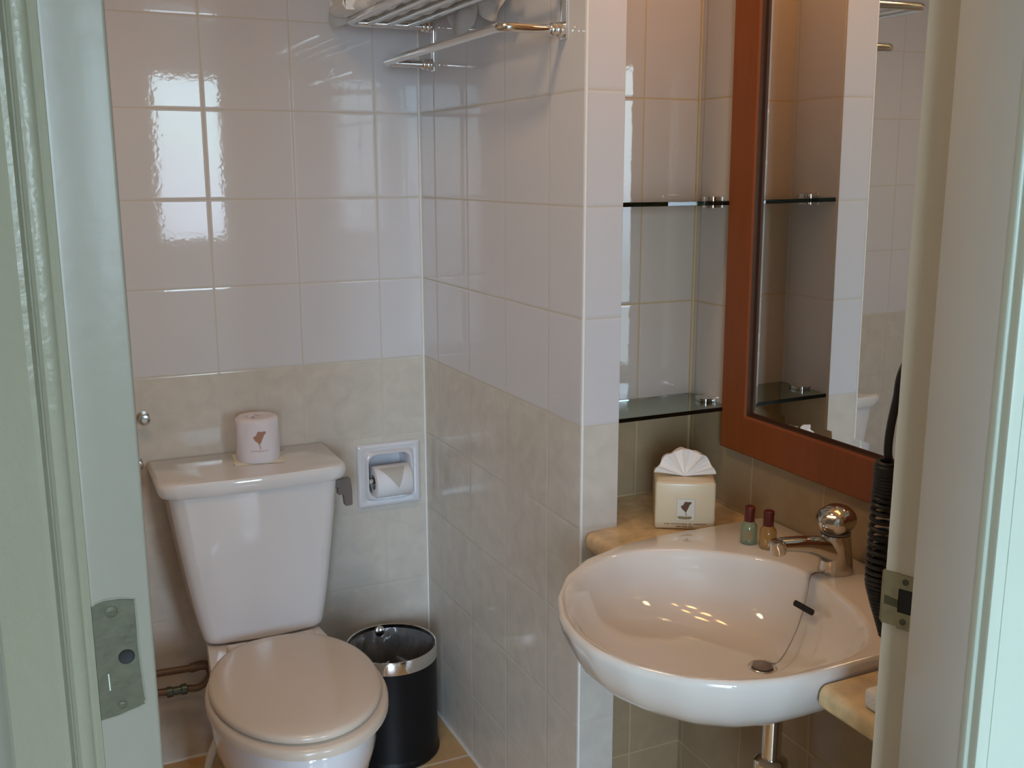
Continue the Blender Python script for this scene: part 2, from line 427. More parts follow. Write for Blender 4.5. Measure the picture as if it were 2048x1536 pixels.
# left architrave: flat board with a double bead beside the jamb
def arch(sgn, a0, d0):
    # profile in (offset outwards, distance proud of wall)
    prof = [(0.0, 0.0), (0.0, 0.008), (0.003, 0.011), (0.006, 0.011), (0.0075, 0.0075), (0.010, 0.0065), (0.0135, 0.0105), (0.018, 0.0125), (0.0225, 0.0105), (0.025, 0.0065),
            (0.0265, 0.0065), (0.0275, 0.012), (0.031, 0.0145), (0.075, 0.0155), (0.079, 0.013), (0.080, 0.0)]
    return [(a0+sgn*(x), d0-y) for x, y in prof]
M_BEAD = mat('beaded_dimmed_gloss_paint', (0.28, 0.265, 0.185), 0.26, noise=0.03, nscale=8, bump=0.5, bscale=70)  # left moulding darkened like the post, shade put into its colour
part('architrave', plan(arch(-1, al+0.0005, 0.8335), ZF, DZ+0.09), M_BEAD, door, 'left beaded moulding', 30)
part('architrave', plan([(ar-0.0005, 0.850), (ar-0.0005, 0.8425), (ar+0.0002, 0.8408), (ar+0.0014, 0.8400), (ar+0.0030, 0.8398), (ar+0.0034, 0.8398),
     (ar+0.0034, 0.8285), (ar+0.0042, 0.8268), (ar+0.0056, 0.8262), (ar+0.0135, 0.8262), (ar+0.0137, 0.8270), (ar+0.0143, 0.8270), (ar+0.0145, 0.8262), (ar+0.09, 0.8252), (ar+0.094, 0.828), (ar+0.095, 0.850)], ZF, DZ+0.09), M_PAINT, door, 'right moulding, brightly lit', 30)
# wall the doorway is cut in, tiled inside and painted outside
for nm, a0, a1 in (('wall_doorway_left', -2.2, -0.44), ('wall_doorway_right', 0.44, 3.6)):
    structure(nm, plan([(a0, 0.845), (a0, 1.085), (a1, 1.085), (a1, 0.845)] if nm.endswith('left') else [(a0, 0.845), (a0, 1.085), (0.93, 1.085), (0.93, 0.95), (a1, 0.95), (a1, 0.845)], ZF, 2.6), M_ROOM)
structure('wall_doorway_head', plan([(-0.44, 0.845), (-0.44, 1.085), (0.44, 1.085), (0.44, 0.845)], DZ+0.05, 2.6), M_ROOM)
# fixtures on the jambs
LD = Vector((0.90666, 0.42187)); LN = Vector((0.42187, -0.90666))     # along the left post face, and out of it
def jl(u, z, off=0.0):
    q = Vector((al, 0.826)) + LD*u + LN*off; return dl(q.x, q.y, z)
def jr(u, z, off=0.0):
    q = S0 + SD*u + SN*off; return dl(q.x, q.y, z)
def w3(v): return RH*v.x + FH*v.y
def frame4(o, u, n): return Matrix(((u.x, 0, n.x, o.x), (u.y, 0, n.y, o.y), (0, 1, 0, o.z), (0, 0, 0, 1)))
poly = [(0.0006, 1.0934), (0.004, 1.0958), (0.0099, 1.0975), (0.022, 1.0972), (0.0350, 1.0945), (0.0353, 1.070), (0.0350, 1.0514), (0.0362, 1.020), (0.0372, 1.0029), (0.0378, 0.9990), (0.0362, 0.9976), (0.0370, 0.9950), (0.0335, 0.9942), (0.0330, 0.9935), (0.024, 0.9915), (0.0161, 0.9893), (0.0006, 0.9874)]
bm = BM(); add_prism(bm, poly, 0.0003, 0.0014, lambda u, v, w_: jl(u, v, w_))
pl_ = part('latch_plate', bm, M_OLD, door, 'old tarnished latch plate with ragged painted edges on the left post', 30)
for u_, z_, r_ in ((0.0160, 1.0868, 0.0052), (0.0190, 0.9985, 0.0036)):
    bm = lathe([(0.0001, 0.0), (r_, 0.0), (r_, 0.0010), (r_*0.75, 0.0016), (0.0001, 0.0016)], jl(u_, z_, 0.0012), w3(LN), 20)
    add_box(bm, (-r_*0.75, -0.0005, 0), (r_*0.75, 0.0005, 0.0006), mat4=frame4(jl(u_, z_, 0.0027), w3(LD), w3(LN)))
    s_ = obj('screw', bm, M_OLD); under(pl_, s_)
s_ = obj('latch_hole', lathe([(0.0001, 0.0), (0.0055, 0.0), (0.0063, 0.0005), (0.0068, 0.0), (0.0070, -0.0006)], jl(0.0255, 1.0430, 0.0016), w3(LN), 24), M_DARK); under(pl_, s_)
bm = BM(); add_prism(bm, round_poly([(0.0090, 1.030), (0.0100, 1.030), (0.0104, 1.014), (0.0094, 1.014)], 0.0004, 3), 0.0014, 0.0018, jl)
s_ = obj('scratch', bm, M_PAINT); under(pl_, s_); s_['label'] = 'bright white paint scratch'
# paint ridge round the plate
bm = BM(); add_tube(bm, [jl(u+.0008, z+(.0006 if z > 1.05 else -.0006), 0.0004) for u, z in poly], 0.0008, 6)
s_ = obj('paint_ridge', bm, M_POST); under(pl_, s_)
# strike: plate with a rectangular opening and a curved lip at the far edge
bm = BM()
def strike_box(u0, u1, z0, z1): add_prism(bm, [(u0, z0), (u1, z0), (u1, z1), (u0, z1)], 0.0004, 0.0020, jr)
strike_box(0.0175, 0.033, 0.9627, 0.982); strike_box(0.0175, 0.033, 1.0098, 1.0262); strike_box(0.0, 0.0175, 0.9650, 1.0268)
lip = [(0.0, 0.0020), (-0.0015, 0.0016), (-0.0027, 0.0), (-0.0030, -0.006), (-0.0018, -0.006), (-0.0014, -0.0005), (0.0, 0.0004)]
a_ = [bm.verts.new(jr(u, 0.967, o)) for u, o in lip]; b_ = [bm.verts.new(jr(u, 1.025, o)) for u, o in lip]
for i in range(len(lip)):
    j = (i+1) % len(lip); bm.faces.new((a_[i], a_[j], b_[j], b_[i]))
bm.faces.new(a_[::-1]); bm.faces.new(b_)
st = part('strike_plate', bm, M_OLD2, door, 'tarnished strike plate on the right jamb', 30)
bm = BM(); add_prism(bm, [(0.0172, 0.9815), (0.034, 0.9815), (0.034, 1.0102), (0.0172, 1.0102)], 0.0005, 0.0012, jr)
s_ = obj('latch_hole', bm, M_DARK); under(st, s_)
bm = BM(); add_prism(bm, [(0.002, 0.9880), (0.0175, 0.9870), (0.0175, 0.9960), (0.002, 0.9985)], 0.0019, 0.0023, jr)
s_ = obj('deadlatch_slot', bm, mat('worn_dark_metal', (0.12, 0.11, 0.06), 0.4, 0.7)); under(st, s_)
for z_ in (1.0185, 0.972):
    s_ = obj('screw', lathe([(0.0001, 0), (0.0036, 0), (0.0036, 0.0008), (0.0001, 0.0012)], jr(0.0245, z_, 0.0020), w3(SN), 16), M_OLD); under(st, s_)

# bedroom behind the camera: plain box with the daylight window
structure('floor_bedroom', plan([(-2.2, -2.7), (-2.2, 0.83), (3.6, 0.83), (3.6, -2.7)], ZF-0.1, ZF-0.002), M_CARPET)
structure('ceiling_bedroom', plan([(-2.2, -2.7), (-2.2, 1.0), (3.6, 1.0), (3.6, -2.7)], 2.55, 2.65), M_CEIL)
structure('wall_bedroom_left', plan([(-2.3, -2.7), (-2.3, 1.0), (-2.2, 1.0), (-2.2, -2.7)], ZF, 2.6), M_ROOM)
structure('wall_bedroom_right', plan([(3.6, -2.7), (3.6, 1.0), (3.7, 1.0), (3.7, -2.7)], ZF, 2.6), M_ROOM)
bm = BM(); prev_a = -2.3
for wa0, wa1, wz0, wz1 in sorted(WINS):
    plan([(prev_a, -2.7), (prev_a, WIN_D), (wa0, WIN_D), (wa0, -2.7)], ZF, 2.6, bm)
    plan([(wa0, -2.7), (wa0, WIN_D), (wa1, WIN_D), (wa1, -2.7)], ZF, wz0, bm)
    plan([(wa0, -2.7), (wa0, WIN_D), (wa1, WIN_D), (wa1, -2.7)], wz1, 2.6, bm)
    prev_a = wa1
plan([(prev_a, -2.7), (prev_a, WIN_D), (3.7, WIN_D), (3.7, -2.7)], ZF, 2.6, bm)
structure('wall_bedroom_window', bm, M_ROOM)
for i, (wa0, wa1, wz0, wz1) in enumerate(WINS):
    bm = BM()
    for a in (wa0+0.02, wa1-0.02): plan([(a-0.02, -2.6), (a-0.02, -2.55), (a+0.02, -2.55), (a+0.02, -2.6)], wz0, wz1, bm)
    for z in (wz0+0.02, wz1-0.02): plan([(wa0, -2.6), (wa0, -2.55), (wa1, -2.55), (wa1, -2.6)], z-0.02, z+0.02, bm)
    structure('window_%d' % (i+1), bm, M_PAINT)

# ------------------------------------------------------------------ toilet
TX = -0.476
toilet = thing('toilet', 'white close-coupled toilet with closed lid against the back wall', 'toilet', (TX, -0.35, ZF))
def egg(cx, hw, yb, yf, z, n=56, sq=2.35, tap=0.10):
    """closed outline: rounder front, squarer back"""
    out = []
    yc = yb + (yf-yb)*0.50; hl = abs(yf-yb)/2
    for i in range(n):
        t = 2*pi*i/n; c, s = cos(t), sin(t)
        e = 2.0 if s < 0 else sq
        r = (abs(c)**e + abs(s)**e)**(-1/e)
        x = c*r; y = s*r
        wx = hw*(1 - tap*max(0, y)**2 - 0.02*max(0, -y))
        out.append(Vector((cx+x*wx, yc+y*hl, z)))
    return out
def scale_ring(r, k, dz=0.0, ky=None):
    c = sum(r, Vector())/len(r); ky = k if ky is None else ky
    return [Vector((c.x+(p.x-c.x)*k, c.y+(p.y-c.y)*ky, p.z+dz)) for p in r]
lid0 = egg(TX+0.001, 0.170, -0.270, -0.730, 0.424, sq=2.6, tap=0.17)
bm = BM()
add_loft(bm, [scale_ring(lid0, .985), scale_ring(lid0, 1.0, .003), scale_ring(lid0, 1.0, .009), scale_ring(lid0, .99, .0135), scale_ring(lid0, .95, .0165), scale_ring(lid0, .80, .019), scale_ring(lid0, .4, .0205), scale_ring(lid0, .05, .021)])
lid_ = part('lid', bm, M_LID, toilet, None, 50)
seat0 = egg(TX+0.003, 0.180, -0.262, -0.747, 0.396, sq=2.6, tap=0.15)
bm = BM()
add_loft(bm, [scale_ring(seat0, .97), scale_ring(seat0, 1.0, .004), scale_ring(seat0, 1.0, .016), scale_ring(seat0, .985, .0215), scale_ring(seat0, .96, .024), scale_ring(seat0, .6, .0235)])
seat_ = part('seat', bm, M_LID, toilet, None, 50)
for sx in (-0.075, 0.075):
    h_ = obj('hinge', box((TX+sx-0.024, -0.292, 0.410), (TX+sx+0.024, -0.258, 0.431), 0.006, 3), M_LID); under(lid_, h_)
# bowl and foot
bm = BM()
rim = egg(TX, 0.163, -0.20, -0.735, 0.392, sq=3.0, tap=0.18)
R = []
for k, ky, z, dy in ((.98, .99, .392, 0), (1.0, 1.0, .386, 0), (1.005, 1.0, .365, 0), (1.0, .99, .33, .003), (.96, .96, .29, .012), (.86, .88, .245, .035), (.72, .78, .19, .06), (.62, .72, .12, .075), (.60, .72, .07, .08), (.66, .76, ZF+.03, .08), (.68, .77, ZF, .08)):
    r = scale_ring(rim, k, 0, ky); R.append([Vector((p.x, p.y+dy, z)) for p in r])
add_loft(bm, R[::-1])
# deck between bowl and cistern
deck = []
for hw, z in ((0.085, .30), (0.105, .36), (0.115, .395), (0.112, .402)):
    deck.append([Vector((TX+x*hw+0.0, y, z)) for x, y in round_poly([(-1.0, -0.03), (-1.25, -0.31), (1.25, -0.31), (1.0, -0.03)], 0.0, 1)])
add_loft(bm, deck)
part('bowl', bm, M_CER, toilet, None, 50)
# cistern: tapers downwards, front slightly bowed
def cist_ring(x0, x1, yf, z, yb=-0.015, n=12, r=0.028):
    xc = (x0+x1)/2; hw = (x1-x0)/2
    poly = [(x0, yb)] + [(xc+hw*(-1+2*i/n), yf-0.014*(1-(-1+2*i/n)**2)) for i in range(n+1)] + [(x1, yb)]
    rp_ = [0.0]*len(poly); rp_[1] = r; rp_[n+1] = r
    q = round_poly(poly, rp_, 6)
    return [Vector((x, y, z)) for x, y in q]
bm = BM()
# front face corners measured at the top (z .77) and the foot (z .42)
rings = []
for t in [i/10 for i in range(11)]:
    z = 0.420 + t*(0.792-0.420)
    s_ = t**0.85
    x0 = -0.612 + (-0.671+0.612)*s_; x1 = -0.332 + (-0.290+0.332)*s_; yf = -0.196 - 0.022*s_
    rings.append(cist_ring(x0, x1, yf, z))
low = rings[0]; c0 = sum(low, Vector())/len(low)
rings = [[Vector((c0.x+(p.x-c0.x)*k, c0.y+(p.y-c0.y)*k, z)) for p in low] for k, z in ((.90, .408), (.955, .4095), (.985, .413))] + rings
add_loft(bm, rings)
cist = part('cistern', bm, M_CER, toilet, None, 50)
def lid_ring(k, z, gx=0.0):
    base = cist_ring(-0.688-gx, -0.272+gx, -0.226-gx*0.7, z, -0.006, 12, 0.035)
    c = sum(base, Vector())/len(base)
    return [Vector((c.x+(p.x-c.x)*k, c.y+(p.y-c.y)*k, z)) for p in base]
bm = BM()
add_loft(bm, [lid_ring(.97, .768, -.004), lid_ring(1, .771, -.003), lid_ring(1, .778, .0), lid_ring(1, .788, .002), lid_ring(1, .796, .001), lid_ring(.994, .8005, -.001), lid_ring(.98, .8025, -.002), lid_ring(.5, .803), lid_ring(.05, .803)])
part('cistern_lid', bm, M_CER, toilet, None, 50)
# side flush lever on the right of the cistern
bm = BM()
add_box(bm, (-0.293, -0.175, 0.732), (-0.276, -0.150, 0.752), 0.003)
def lev(u, v, w_): return Vector((-0.276+u, -0.163-w_, 0.700+v))
add_prism(bm, round_poly([(-.006, .050), (.024, .052), (.027, .020), (.027, -.015), (.009, -.016), (.006, .014), (-.007, .013)], .003, 3), -0.008, 0.008, lev)
part('flush_lever', bm, M_GREY, toilet, 'grey plastic flush lever')

# supply pipes left of the toilet
pipes = thing('water_pipe', 'dull copper supply pipes with tarnished valve, left of the toilet', 'pipe', (-0.75, -0.05, 0.26))
part('pipe_run', tube([(-1.28, -0.045, 0.297), (-0.70, -0.045, 0.291), (-0.622, -0.045, 0.288)], 0.0085, 12), M_PIPE, pipes)
part('pipe_run', tube([(-1.28, -0.045, 0.247), (-0.70, -0.05, 0.243), (-0.66, -0.05, 0.240)], 0.009, 12), M_PIPE, pipes)
bm = lathe([(0.008, -0.02), (0.013, -0.02), (0.013, -0.008), (0.010, -0.006), (0.010, 0.012), (0.013, 0.014), (0.013, 0.026), (0.008, 0.028)], (-0.668, -0.05, 0.240), (1, 0, 0), 12)
v_ = part('valve', bm, M_VALVE, pipes, 'green tarnished valve')
part('braided_hose', tube(smooth_path([(-0.640, -0.05, 0.240), (-0.612, -0.052, 0.238), (-0.588, -0.055, 0.262), (-0.575, -0.06, 0.31), (-0.560, -0.065, 0.405)]), 0.008, 12), M_PIPE, pipes)
part('elbow', tube(smooth_path([(-0.63, -0.045, 0.288), (-0.600, -0.045, 0.290), (-0.582, -0.045, 0.275), (-0.575, -0.045, 0.22)]), 0.0115, 12), M_PIPE, pipes)
wp = thing('waste_pipe', 'thin white plastic pipe curving down beside the toilet foot', 'pipe', (-0.62, -0.15, ZF))
part('pipe_run', tube(smooth_path([(-0.545, -0.13, 0.24), (-0.572, -0.14, 0.19), (-0.594, -0.15, 0.14), (-0.612, -0.15, 0.095), (-0.625, -0.15, ZF+0.001)]), 0.010, 12), M_WPIPE, wp)

# pegs on the back wall
def peg(x, z, lab):
    t = thing('wall_peg', lab, 'hook', (x, 0, z), 'small metal pegs on the back wall')
    part('stem', lathe([(0.014, 0.0), (0.014, 0.002), (0.007, 0.004), (0.006, 0.03)], (x, 0, z), (0, -1, 0), 24), M_STEEL, t)
    part('button', lathe([(0.006, 0.028), (0.0125, 0.029), (0.0135, 0.033), (0.011, 0.037), (0.0065, 0.038), (0.006, 0.036), (0.0001, 0.036)], (x, 0, z), (0, -1, 0), 28), M_STEEL, t)
peg(-0.690, 0.908, 'small round steel peg on the beige tiles, the upper one')
peg(-0.712, 0.803, 'small round steel peg half hidden by the left jamb, the lower one')

# ------------------------------------------------------------------ emblem printed on the roll and the tissue box
LEAF = [(-.52, .33), (-.26, .50), (-.10, .84), (.20, .80), (.55, .82), (.52, .60), (.40, .50), (.16, -.06), (.0, -.34), (-.12, -.16), (-.38, .06)]
def emblem(f, s, parent, ink, ink2, band=True):
    bm = BM(); strip_fill(bm, [(x*s, y*s) for x, y in LEAF], f, 18)
    strip_fill(bm, [(x*s, y*s) for x, y in ((-.01, -.30), (.05, -.30), (.09, -.74), (.04, -.74))], f, 2)
    o = obj('leaf_emblem', bm, ink, smooth=0); under(parent, o); o['label'] = 'brown leaf emblem'
    bm = BM()
    if band:
        strip_fill(bm, [(x*s, y*s) for x, y in ((-.80, -.76), (-.60, -.70), (.0, -.76), (.55, -.70), (.62, -.84), (.55, -1.0), (.0, -1.06), (-.66, -1.02), (-.80, -.90))], f, 16)
    else:
        x = -.75
        while x < .7:
            wd = random.uniform(.08, .15)
            strip_fill(bm, [(x*s, -.80*s), ((x+wd)*s, -.80*s), ((x+wd)*s, (-.80-random.uniform(.12, .2))*s), (x*s, (-.80-random.uniform(.12, .2))*s)], f, 1); x += wd+.05
    o = obj('emblem_lettering', bm, ink2, smooth=0); under(parent, o)
def glyph_row(bm, f, u0, u1, v, h, words):
    """tiny lettering, too small to read in the photo: one upright stroke group per letter"""
    tot = sum(words) + (len(words)-1)*1.0; cw = (u1-u0)/tot; u = u0
    for wl in words:
        for k in range(wl):
            a = u+cw*0.10; b = u+cw*0.86
            typ = random.randrange(3)
            quads = [(a, a+cw*.26, v, v+h)]
            if typ == 0: quads += [(a, b, v+h*.8, v+h), (a, b, v+h*.4, v+h*.6)]
            if typ == 1: quads += [(b-cw*.26, b, v, v+h), (a, b, v+h*.4, v+h*.6)]
            if typ == 2: quads += [(a, b, v, v+h*.22), (a, b, v+h*.78, v+h)]
            for (x0, x1, y0, y1) in quads:
                bm.faces.new([bm.verts.new(f(x0, y0)), bm.verts.new(f(x1, y0)), bm.verts.new(f(x1, y1)), bm.verts.new(f(x0, y1))])
            u += cw
        u += cw

# toilet roll on the cistern, standing on a paper square
RC = Vector((-0.450, -0.095, 0.8035)); RR, RHH = 0.0500, 0.104
bm = BM()
for ang, sc in ((0.35, 0.112), (0.15, 0.106)):
    m4 = Matrix.Translation((RC.x, RC.y, RC.z+0.0006*(1 if ang > .2 else 2.2))) @ Matrix.Rotation(ang-YAW, 4, 'Z')
    add_box(bm, (-sc/2, -sc/2+0.01, -0.0004), (sc/2, sc/2, 0.0004), mat4=m4)
sq = tag(obj('paper_napkin', bm, mat('cream_tissue', (0.86, 0.80, 0.66), .9)), 'cream paper square under the wrapped roll on the cistern', 'napkin')
roll = thing('toilet_roll', 'wrapped spare toilet roll standing on the cistern lid', 'toilet paper', (RC.x, RC.y, RC.z+0.002))
bm = BM(); rings = []
def wr(th, h):  # wrapper surface, lightly crumpled
    k = 1 + 0.012*sin(5*th+h*40) + 0.010*sin(9*th-h*70)
    return RR*k
for rr, h in ((.05, .0), (.97, .0), (1.0, .004), (1.0, .02), (1.0, .04), (1.0, .06), (1.0, .08), (1.0, .090), (.97, .098), (.86, .102), (.55, .1025), (.40, .098), (.25, .092), (.02, .090)):
    rings.append([Vector((RC.x+wr(t, h)*rr*cos(t), RC.y+wr(t, h)*rr*sin(t), RC.z+0.002+h)) for t in [2*pi*i/64 for i in range(64)]])
add_loft(bm, rings)
wrap = part('paper_wrapper', bm, M_WRAP, roll, None, 60)
bm = BM()
for i in range(9):
    a = i*0.7; bm2 = 0.010+0.004*(i % 3)
    add_box(bm, (-0.006, -0.002, 0), (0.006, 0.002, 0.003), 0.0006, 1, Matrix.Translation((RC.x+bm2*cos(a), RC.y+bm2*sin(a), RC.z+0.1015)) @ Matrix.Rotation(a+0.6, 4, 'Z'))
tw = obj('twisted_end', bm, M_WRAP); under(wrap, tw)
dc = math.atan2(CAM.y-RC.y, CAM.x-RC.x)
def on_roll(u, v):
    th = dc + 0.08 + u/RR
    rr = wr(th, 0.055+v)+0.0006
    return Vector((RC.x+rr*cos(th), RC.y+rr*sin(th), RC.z+0.055+v))
emblem(on_roll, 0.027, wrap, M_INK2, mat('faint_pink_ink', (0.66, 0.52, 0.50), .8), band=False)

# recessed paper holder
hold = thing('toilet_paper_holder', 'white ceramic recessed paper holder set in the back wall', 'toilet paper holder', (-0.106, 0, 0.62))
def rrect(x0, x1, z0, z1, r, y, k=6):
    return [Vector((x, y, z)) for x, z in round_poly([(x0, z0), (x1, z0), (x1, z1), (x0, z1)], r, k)]
O = (-0.188, -0.020, 0.615, 0.783)
def rin(d, y, r): return rrect(O[0]+d, O[1]-d, O[2]+d, O[3]-d, r, y)
bm = BM()
add_loft(bm, [rin(0, 0.0, .008), rin(0.0, -0.007, .008), rin(0.003, -0.010, .008), rin(0.010, -0.0115, .010), rin(0.014, -0.009, .014), rin(0.018, -0.008, .018),
              rin(0.020, -0.015, .024), rin(0.023, -0.0185, .026), rin(0.027, -0.0175, .026), rin(0.030, -0.010, .026), rin(0.032, 0.02, .026), rin(0.036, 0.05, .024), rin(0.060, 0.058, .012), rin(0.078, 0.0585, .003)], False, True)
part('ceramic_surround', bm, mat('holder_ceramic', (0.74, 0.72, 0.75), 0.07, coat=0.4), hold, None, 50)
part('roller', tube([(-0.158, -0.006, 0.684), (-0.048, -0.006, 0.684)], 0.007, 16), M_CHROME, hold)
hr = thing('toilet_roll', 'toilet roll with pointed folded end in the wall holder', 'toilet paper', (-0.0975, -0.006, 0.645))
bm = BM()
n = 48; ro, ri = 0.042, 0.020
c_ = Vector((0, -0.004, 0.684))
def rr_(x, r): return [Vector((x, c_.y+r*cos(2*pi*i/n), c_.z-0.004+r*sin(2*pi*i/n))) for i in range(n)]
x0_, x1_ = -0.146, -0.052
add_loft(bm, [rr_(x0_, ri), rr_(x0_, ro-.001), rr_(x0_+.001, ro), rr_(x1_-.001, ro), rr_(x1_, ro-.001), rr_(x1_, ri), rr_(x0_, ri)], False, False)
bmesh.ops.remove_doubles(bm, verts=bm.verts[:], dist=1e-6)
part('paper', bm, M_PAPER, hr, None, 50)
part('cardboard_core', lathe([(ri, 0), (ri, 0.092), (ri-.0015, 0.092), (ri-.0015, 0), (ri, 0)], (x0_+.001, c_.y, c_.z-.004), (1, 0, 0), 24, False), mat('cardboard', (.30, .24, .18), .9), hr)
# folded point of the sheet
bm = BM()
def onr(x, a, rad): return Vector((x, c_.y-rad*cos(a), c_.z-.004+rad*sin(a)))
NN = 10
for i in range(NN):
    t0, t1 = i/NN, (i+1)/NN
    a0, a1 = radians(66)*(1-t0)+radians(-12)*t0, radians(66)*(1-t1)+radians(-12)*t1
    def xr(t): w2 = 0.042*(1-t); return (-0.101-w2*0.85+0.010*t, -0.101+w2*0.80+0.010*t)
    (p, q), (r, s) = xr(t0), xr(t1)
    R0, R1 = ro+0.0012+0.001*t0, ro+0.0012+0.001*t1
    bm.faces.new([bm.verts.new(onr(p, a0, R0)), bm.verts.new(onr(q, a0, R0)), bm.verts.new(onr(s, a1, R1)), bm.verts.new(onr(r, a1, R1))])
bmesh.ops.remove_doubles(bm, verts=bm.verts[:], dist=1e-6)
bmesh.ops.solidify(bm, geom=bm.faces[:], thickness=0.0008)
part('folded_point', bm, mat('shadowed_folded_paper', (0.56, 0.51, 0.46), .9), hr, 'triangular folded end of the sheet', 50)  # white sheet coloured darker, its shadow is painted in

# ------------------------------------------------------------------ bin
BC = Vector((-0.163, -0.170, ZF+0.0005)); BR = 0.112
bin_ = thing('waste_bin', 'black round waste bin with chrome rim beside the toilet', 'waste bin', BC)
part('body', lathe([(0.001, 0.0), (BR+.002, 0.0), (BR+.004, 0.003), (BR+.004, 0.010), (BR+.0015, 0.016), (BR, 0.022), (BR, 0.262), (BR-.002, 0.262), (BR-.002, 0.012), (0.001, 0.010)], BC, (0, 0, 1), 64), M_BLACK, bin_, 'black body')
part('rim', lathe([(BR-.003, 0.253), (BR+.0015, 0.253), (BR+.002, 0.257), (BR+.002, 0.282), (BR+.001, 0.2855), (BR-.001, 0.2865), (BR-.003, 0.285), (BR-.003, 0.274), (BR-.003, 0.253)], BC, (0, 0, 1), 64, False), M_CHROME, bin_, 'chrome rim band')
bm = BM(); rings = []
tcam = math.atan2(CAM.y-BC.y, CAM.x-BC.x)
for rr, h, am, bl in ((BR-.0034, .276, .0, 0), (BR-.006, .266, .001, .002), (BR-.008, .262, .002, .022), (BR-.010, .256, .003, .045), (BR-.012, .246, .004, .066), (BR-.016, .215, .004, .060), (BR-.018, .16, .004, .015), (BR-.02, .10, .004, .0), (BR-.03, .05, .005, 0), (BR-.06, .03, .006, 0), (.01, .03, .004, 0)):
    ring_ = []
    for i in range(128):
        t = 2*pi*i/128; bg_ = max(0.0, cos(t-tcam-.25))**1.5
        q = rr+am*(sin(7*t+h*30)+.6*sin(17*t+h*55)+.4*sin(29*t))-bl*bg_*(1+.18*sin(13*t))
        ring_.append(BC+Vector((q*cos(t), q*sin(t), h+am*.8*sin(11*t)+bl*bg_*.25*sin(9*t+1))))
    rings.append(ring_)
add_loft(bm, rings, False, True)
part('bin_liner', bm, M_LINER, bin_, 'crumpled dark plastic liner', 60)
bm = lathe([(0.0001, 0), (0.012, 0.0005), (0.013, 0.003), (0.009, 0.005), (0.0001, 0.0055)], BC+Vector((0.004, BR-0.005, 0.270)), (0, -1, 0.2), 20)
part('liner_clip', bm, M_CHROME, bin_, 'chrome clip inside the rim')

# ------------------------------------------------------------------ towel rack
rack = thing('towel_rack', 'chrome towel rack with shelf bars above the toilet', 'towel rack', (0, -0.43, 1.70))
YF_, YN = -0.105, -0.760
for y in (YF_, YN):
    bm = box((-0.004, y-0.011, 1.690), (0.0, y+0.011, 1.96), 0.0015, 2)
    part('bracket', bm, M_CHROME, rack)
    for z in (1.706, 1.790):
        part('collar', lathe([(0.0001, 0), (0.0125, 0), (0.0135, 0.004), (0.0135, 0.012), (0.0115, 0.016), (0.0125, 0.019), (0.0105, 0.026), (0.0085, 0.028)], (-0.003, y, z), (-1, 0, 0), 24), M_CHROME, rack)
def ushape(x, z, r):
    a = 0.022; pts = [(-0.02, YF_, z), (x+a, YF_, z)]
    for k in range(1, 7): t = k/7*pi/2; pts.append((x+a-a*sin(t), YF_-a+a*cos(t), z))
    pts.append((x, YF_-a, z)); pts.append((x, YN+a, z))
    for k in range(1, 7): t = k/7*pi/2; pts.append((x+a-a*cos(t), YN+a-a*sin(t), z))
    pts += [(x+a, YN, z), (-0.02, YN, z)]
    return tube(pts, r, 14)
part('towel_bar', ushape(-0.121, 1.706, 0.0085), M_CHROME, rack)
part('shelf_frame', ushape(-0.202, 1.790, 0.0085), M_CHROME, rack)
for x in (-0.155, -0.108, -0.060):
    part('shelf_bar', tube([(x, YF_, 1.790), (x, YN, 1.790)], 0.0065, 12), M_CHROME, rack)
# folded towels on the shelf
def towel(name, lab, x0, x1, y0, y1, z0, h, folds, seed):
    rnd = random.Random(seed)
    t = thing(name, lab, 'towel', ((x0+x1)/2, (y0+y1)/2, z0), 'folded white towels on the chrome rack')
    bm = BM()
    n = 40; sec = []
    for i in range(n+1):
        y = y0+(y1-y0)*i/n
        e = min(1, min(i, n-i)/2.5)
        ring = []
        prof = []
        # stacked folds: a ribbon outline with a round nose for each fold on both long edges
        for k in range(folds):
            zc = h*(k+.5)/folds
            for a in (-60, 0, 60): prof.append((1, k, a, zc))
        for k in range(folds-1, -1, -1):
            zc = h*(k+.5)/folds
            for a in (60, 0, -60): prof.append((-1, k, a, zc))
        for sd, k, a, zc in prof:
            nose = h/folds*0.5
            x = ((x1 if sd > 0 else x0)) - sd*nose + sd*nose*cos(radians(a))
            z = z0+zc+nose*0.98*sin(radians(a))
            wob = 0.004*sin(y*23+k*2.1+sd)+0.003*sin(y*51+k)
            zz = 0.0025*sin(y*31+x*25)
            ring.append(Vector((x+sd*wob, y, z0+(z+zz-z0)*(0.7+0.3*e) if k else z*(1)+zz*0.3)))
        sec.append(ring)
    add_loft(bm, sec)
    part('folded_cloth', bm, M_TOWEL, t, None, 60)
    return t
t1 = towel('bath_towel', 'thick folded white towel lying across the chrome rack bars', -0.215, -0.030, -0.115, -0.560, 1.797, 0.10, 4, 3)
# hem of that towel hanging down between bar and wall, scalloped
bm = BM(); nU, nV = 40, 10
grid = []
for i in range(nU+1):
    u = i/nU; y = -0.30-0.33*u
    ln = 0.015 + 0.052*abs(sin(pi*(u*2.0)))**0.7*(1 if u < .5 else 0.8)
    grid.append([Vector((-0.044+0.006*sin(u*19)+0.004*sin(v/nV*3+u*9), y, 1.803-ln*v/nV)) for v in range(nV+1)])
V = [[bm.verts.new(p) for p in r] for r in grid]
for i in range(nU):
    for j in range(nV): bm.faces.new((V[i][j], V[i+1][j], V[i+1][j+1], V[i][j+1]))
bmesh.ops.solidify(bm, geom=bm.faces[:], thickness=0.006)
part('hanging_hem', bm, M_TOWEL, t1, None, 60)
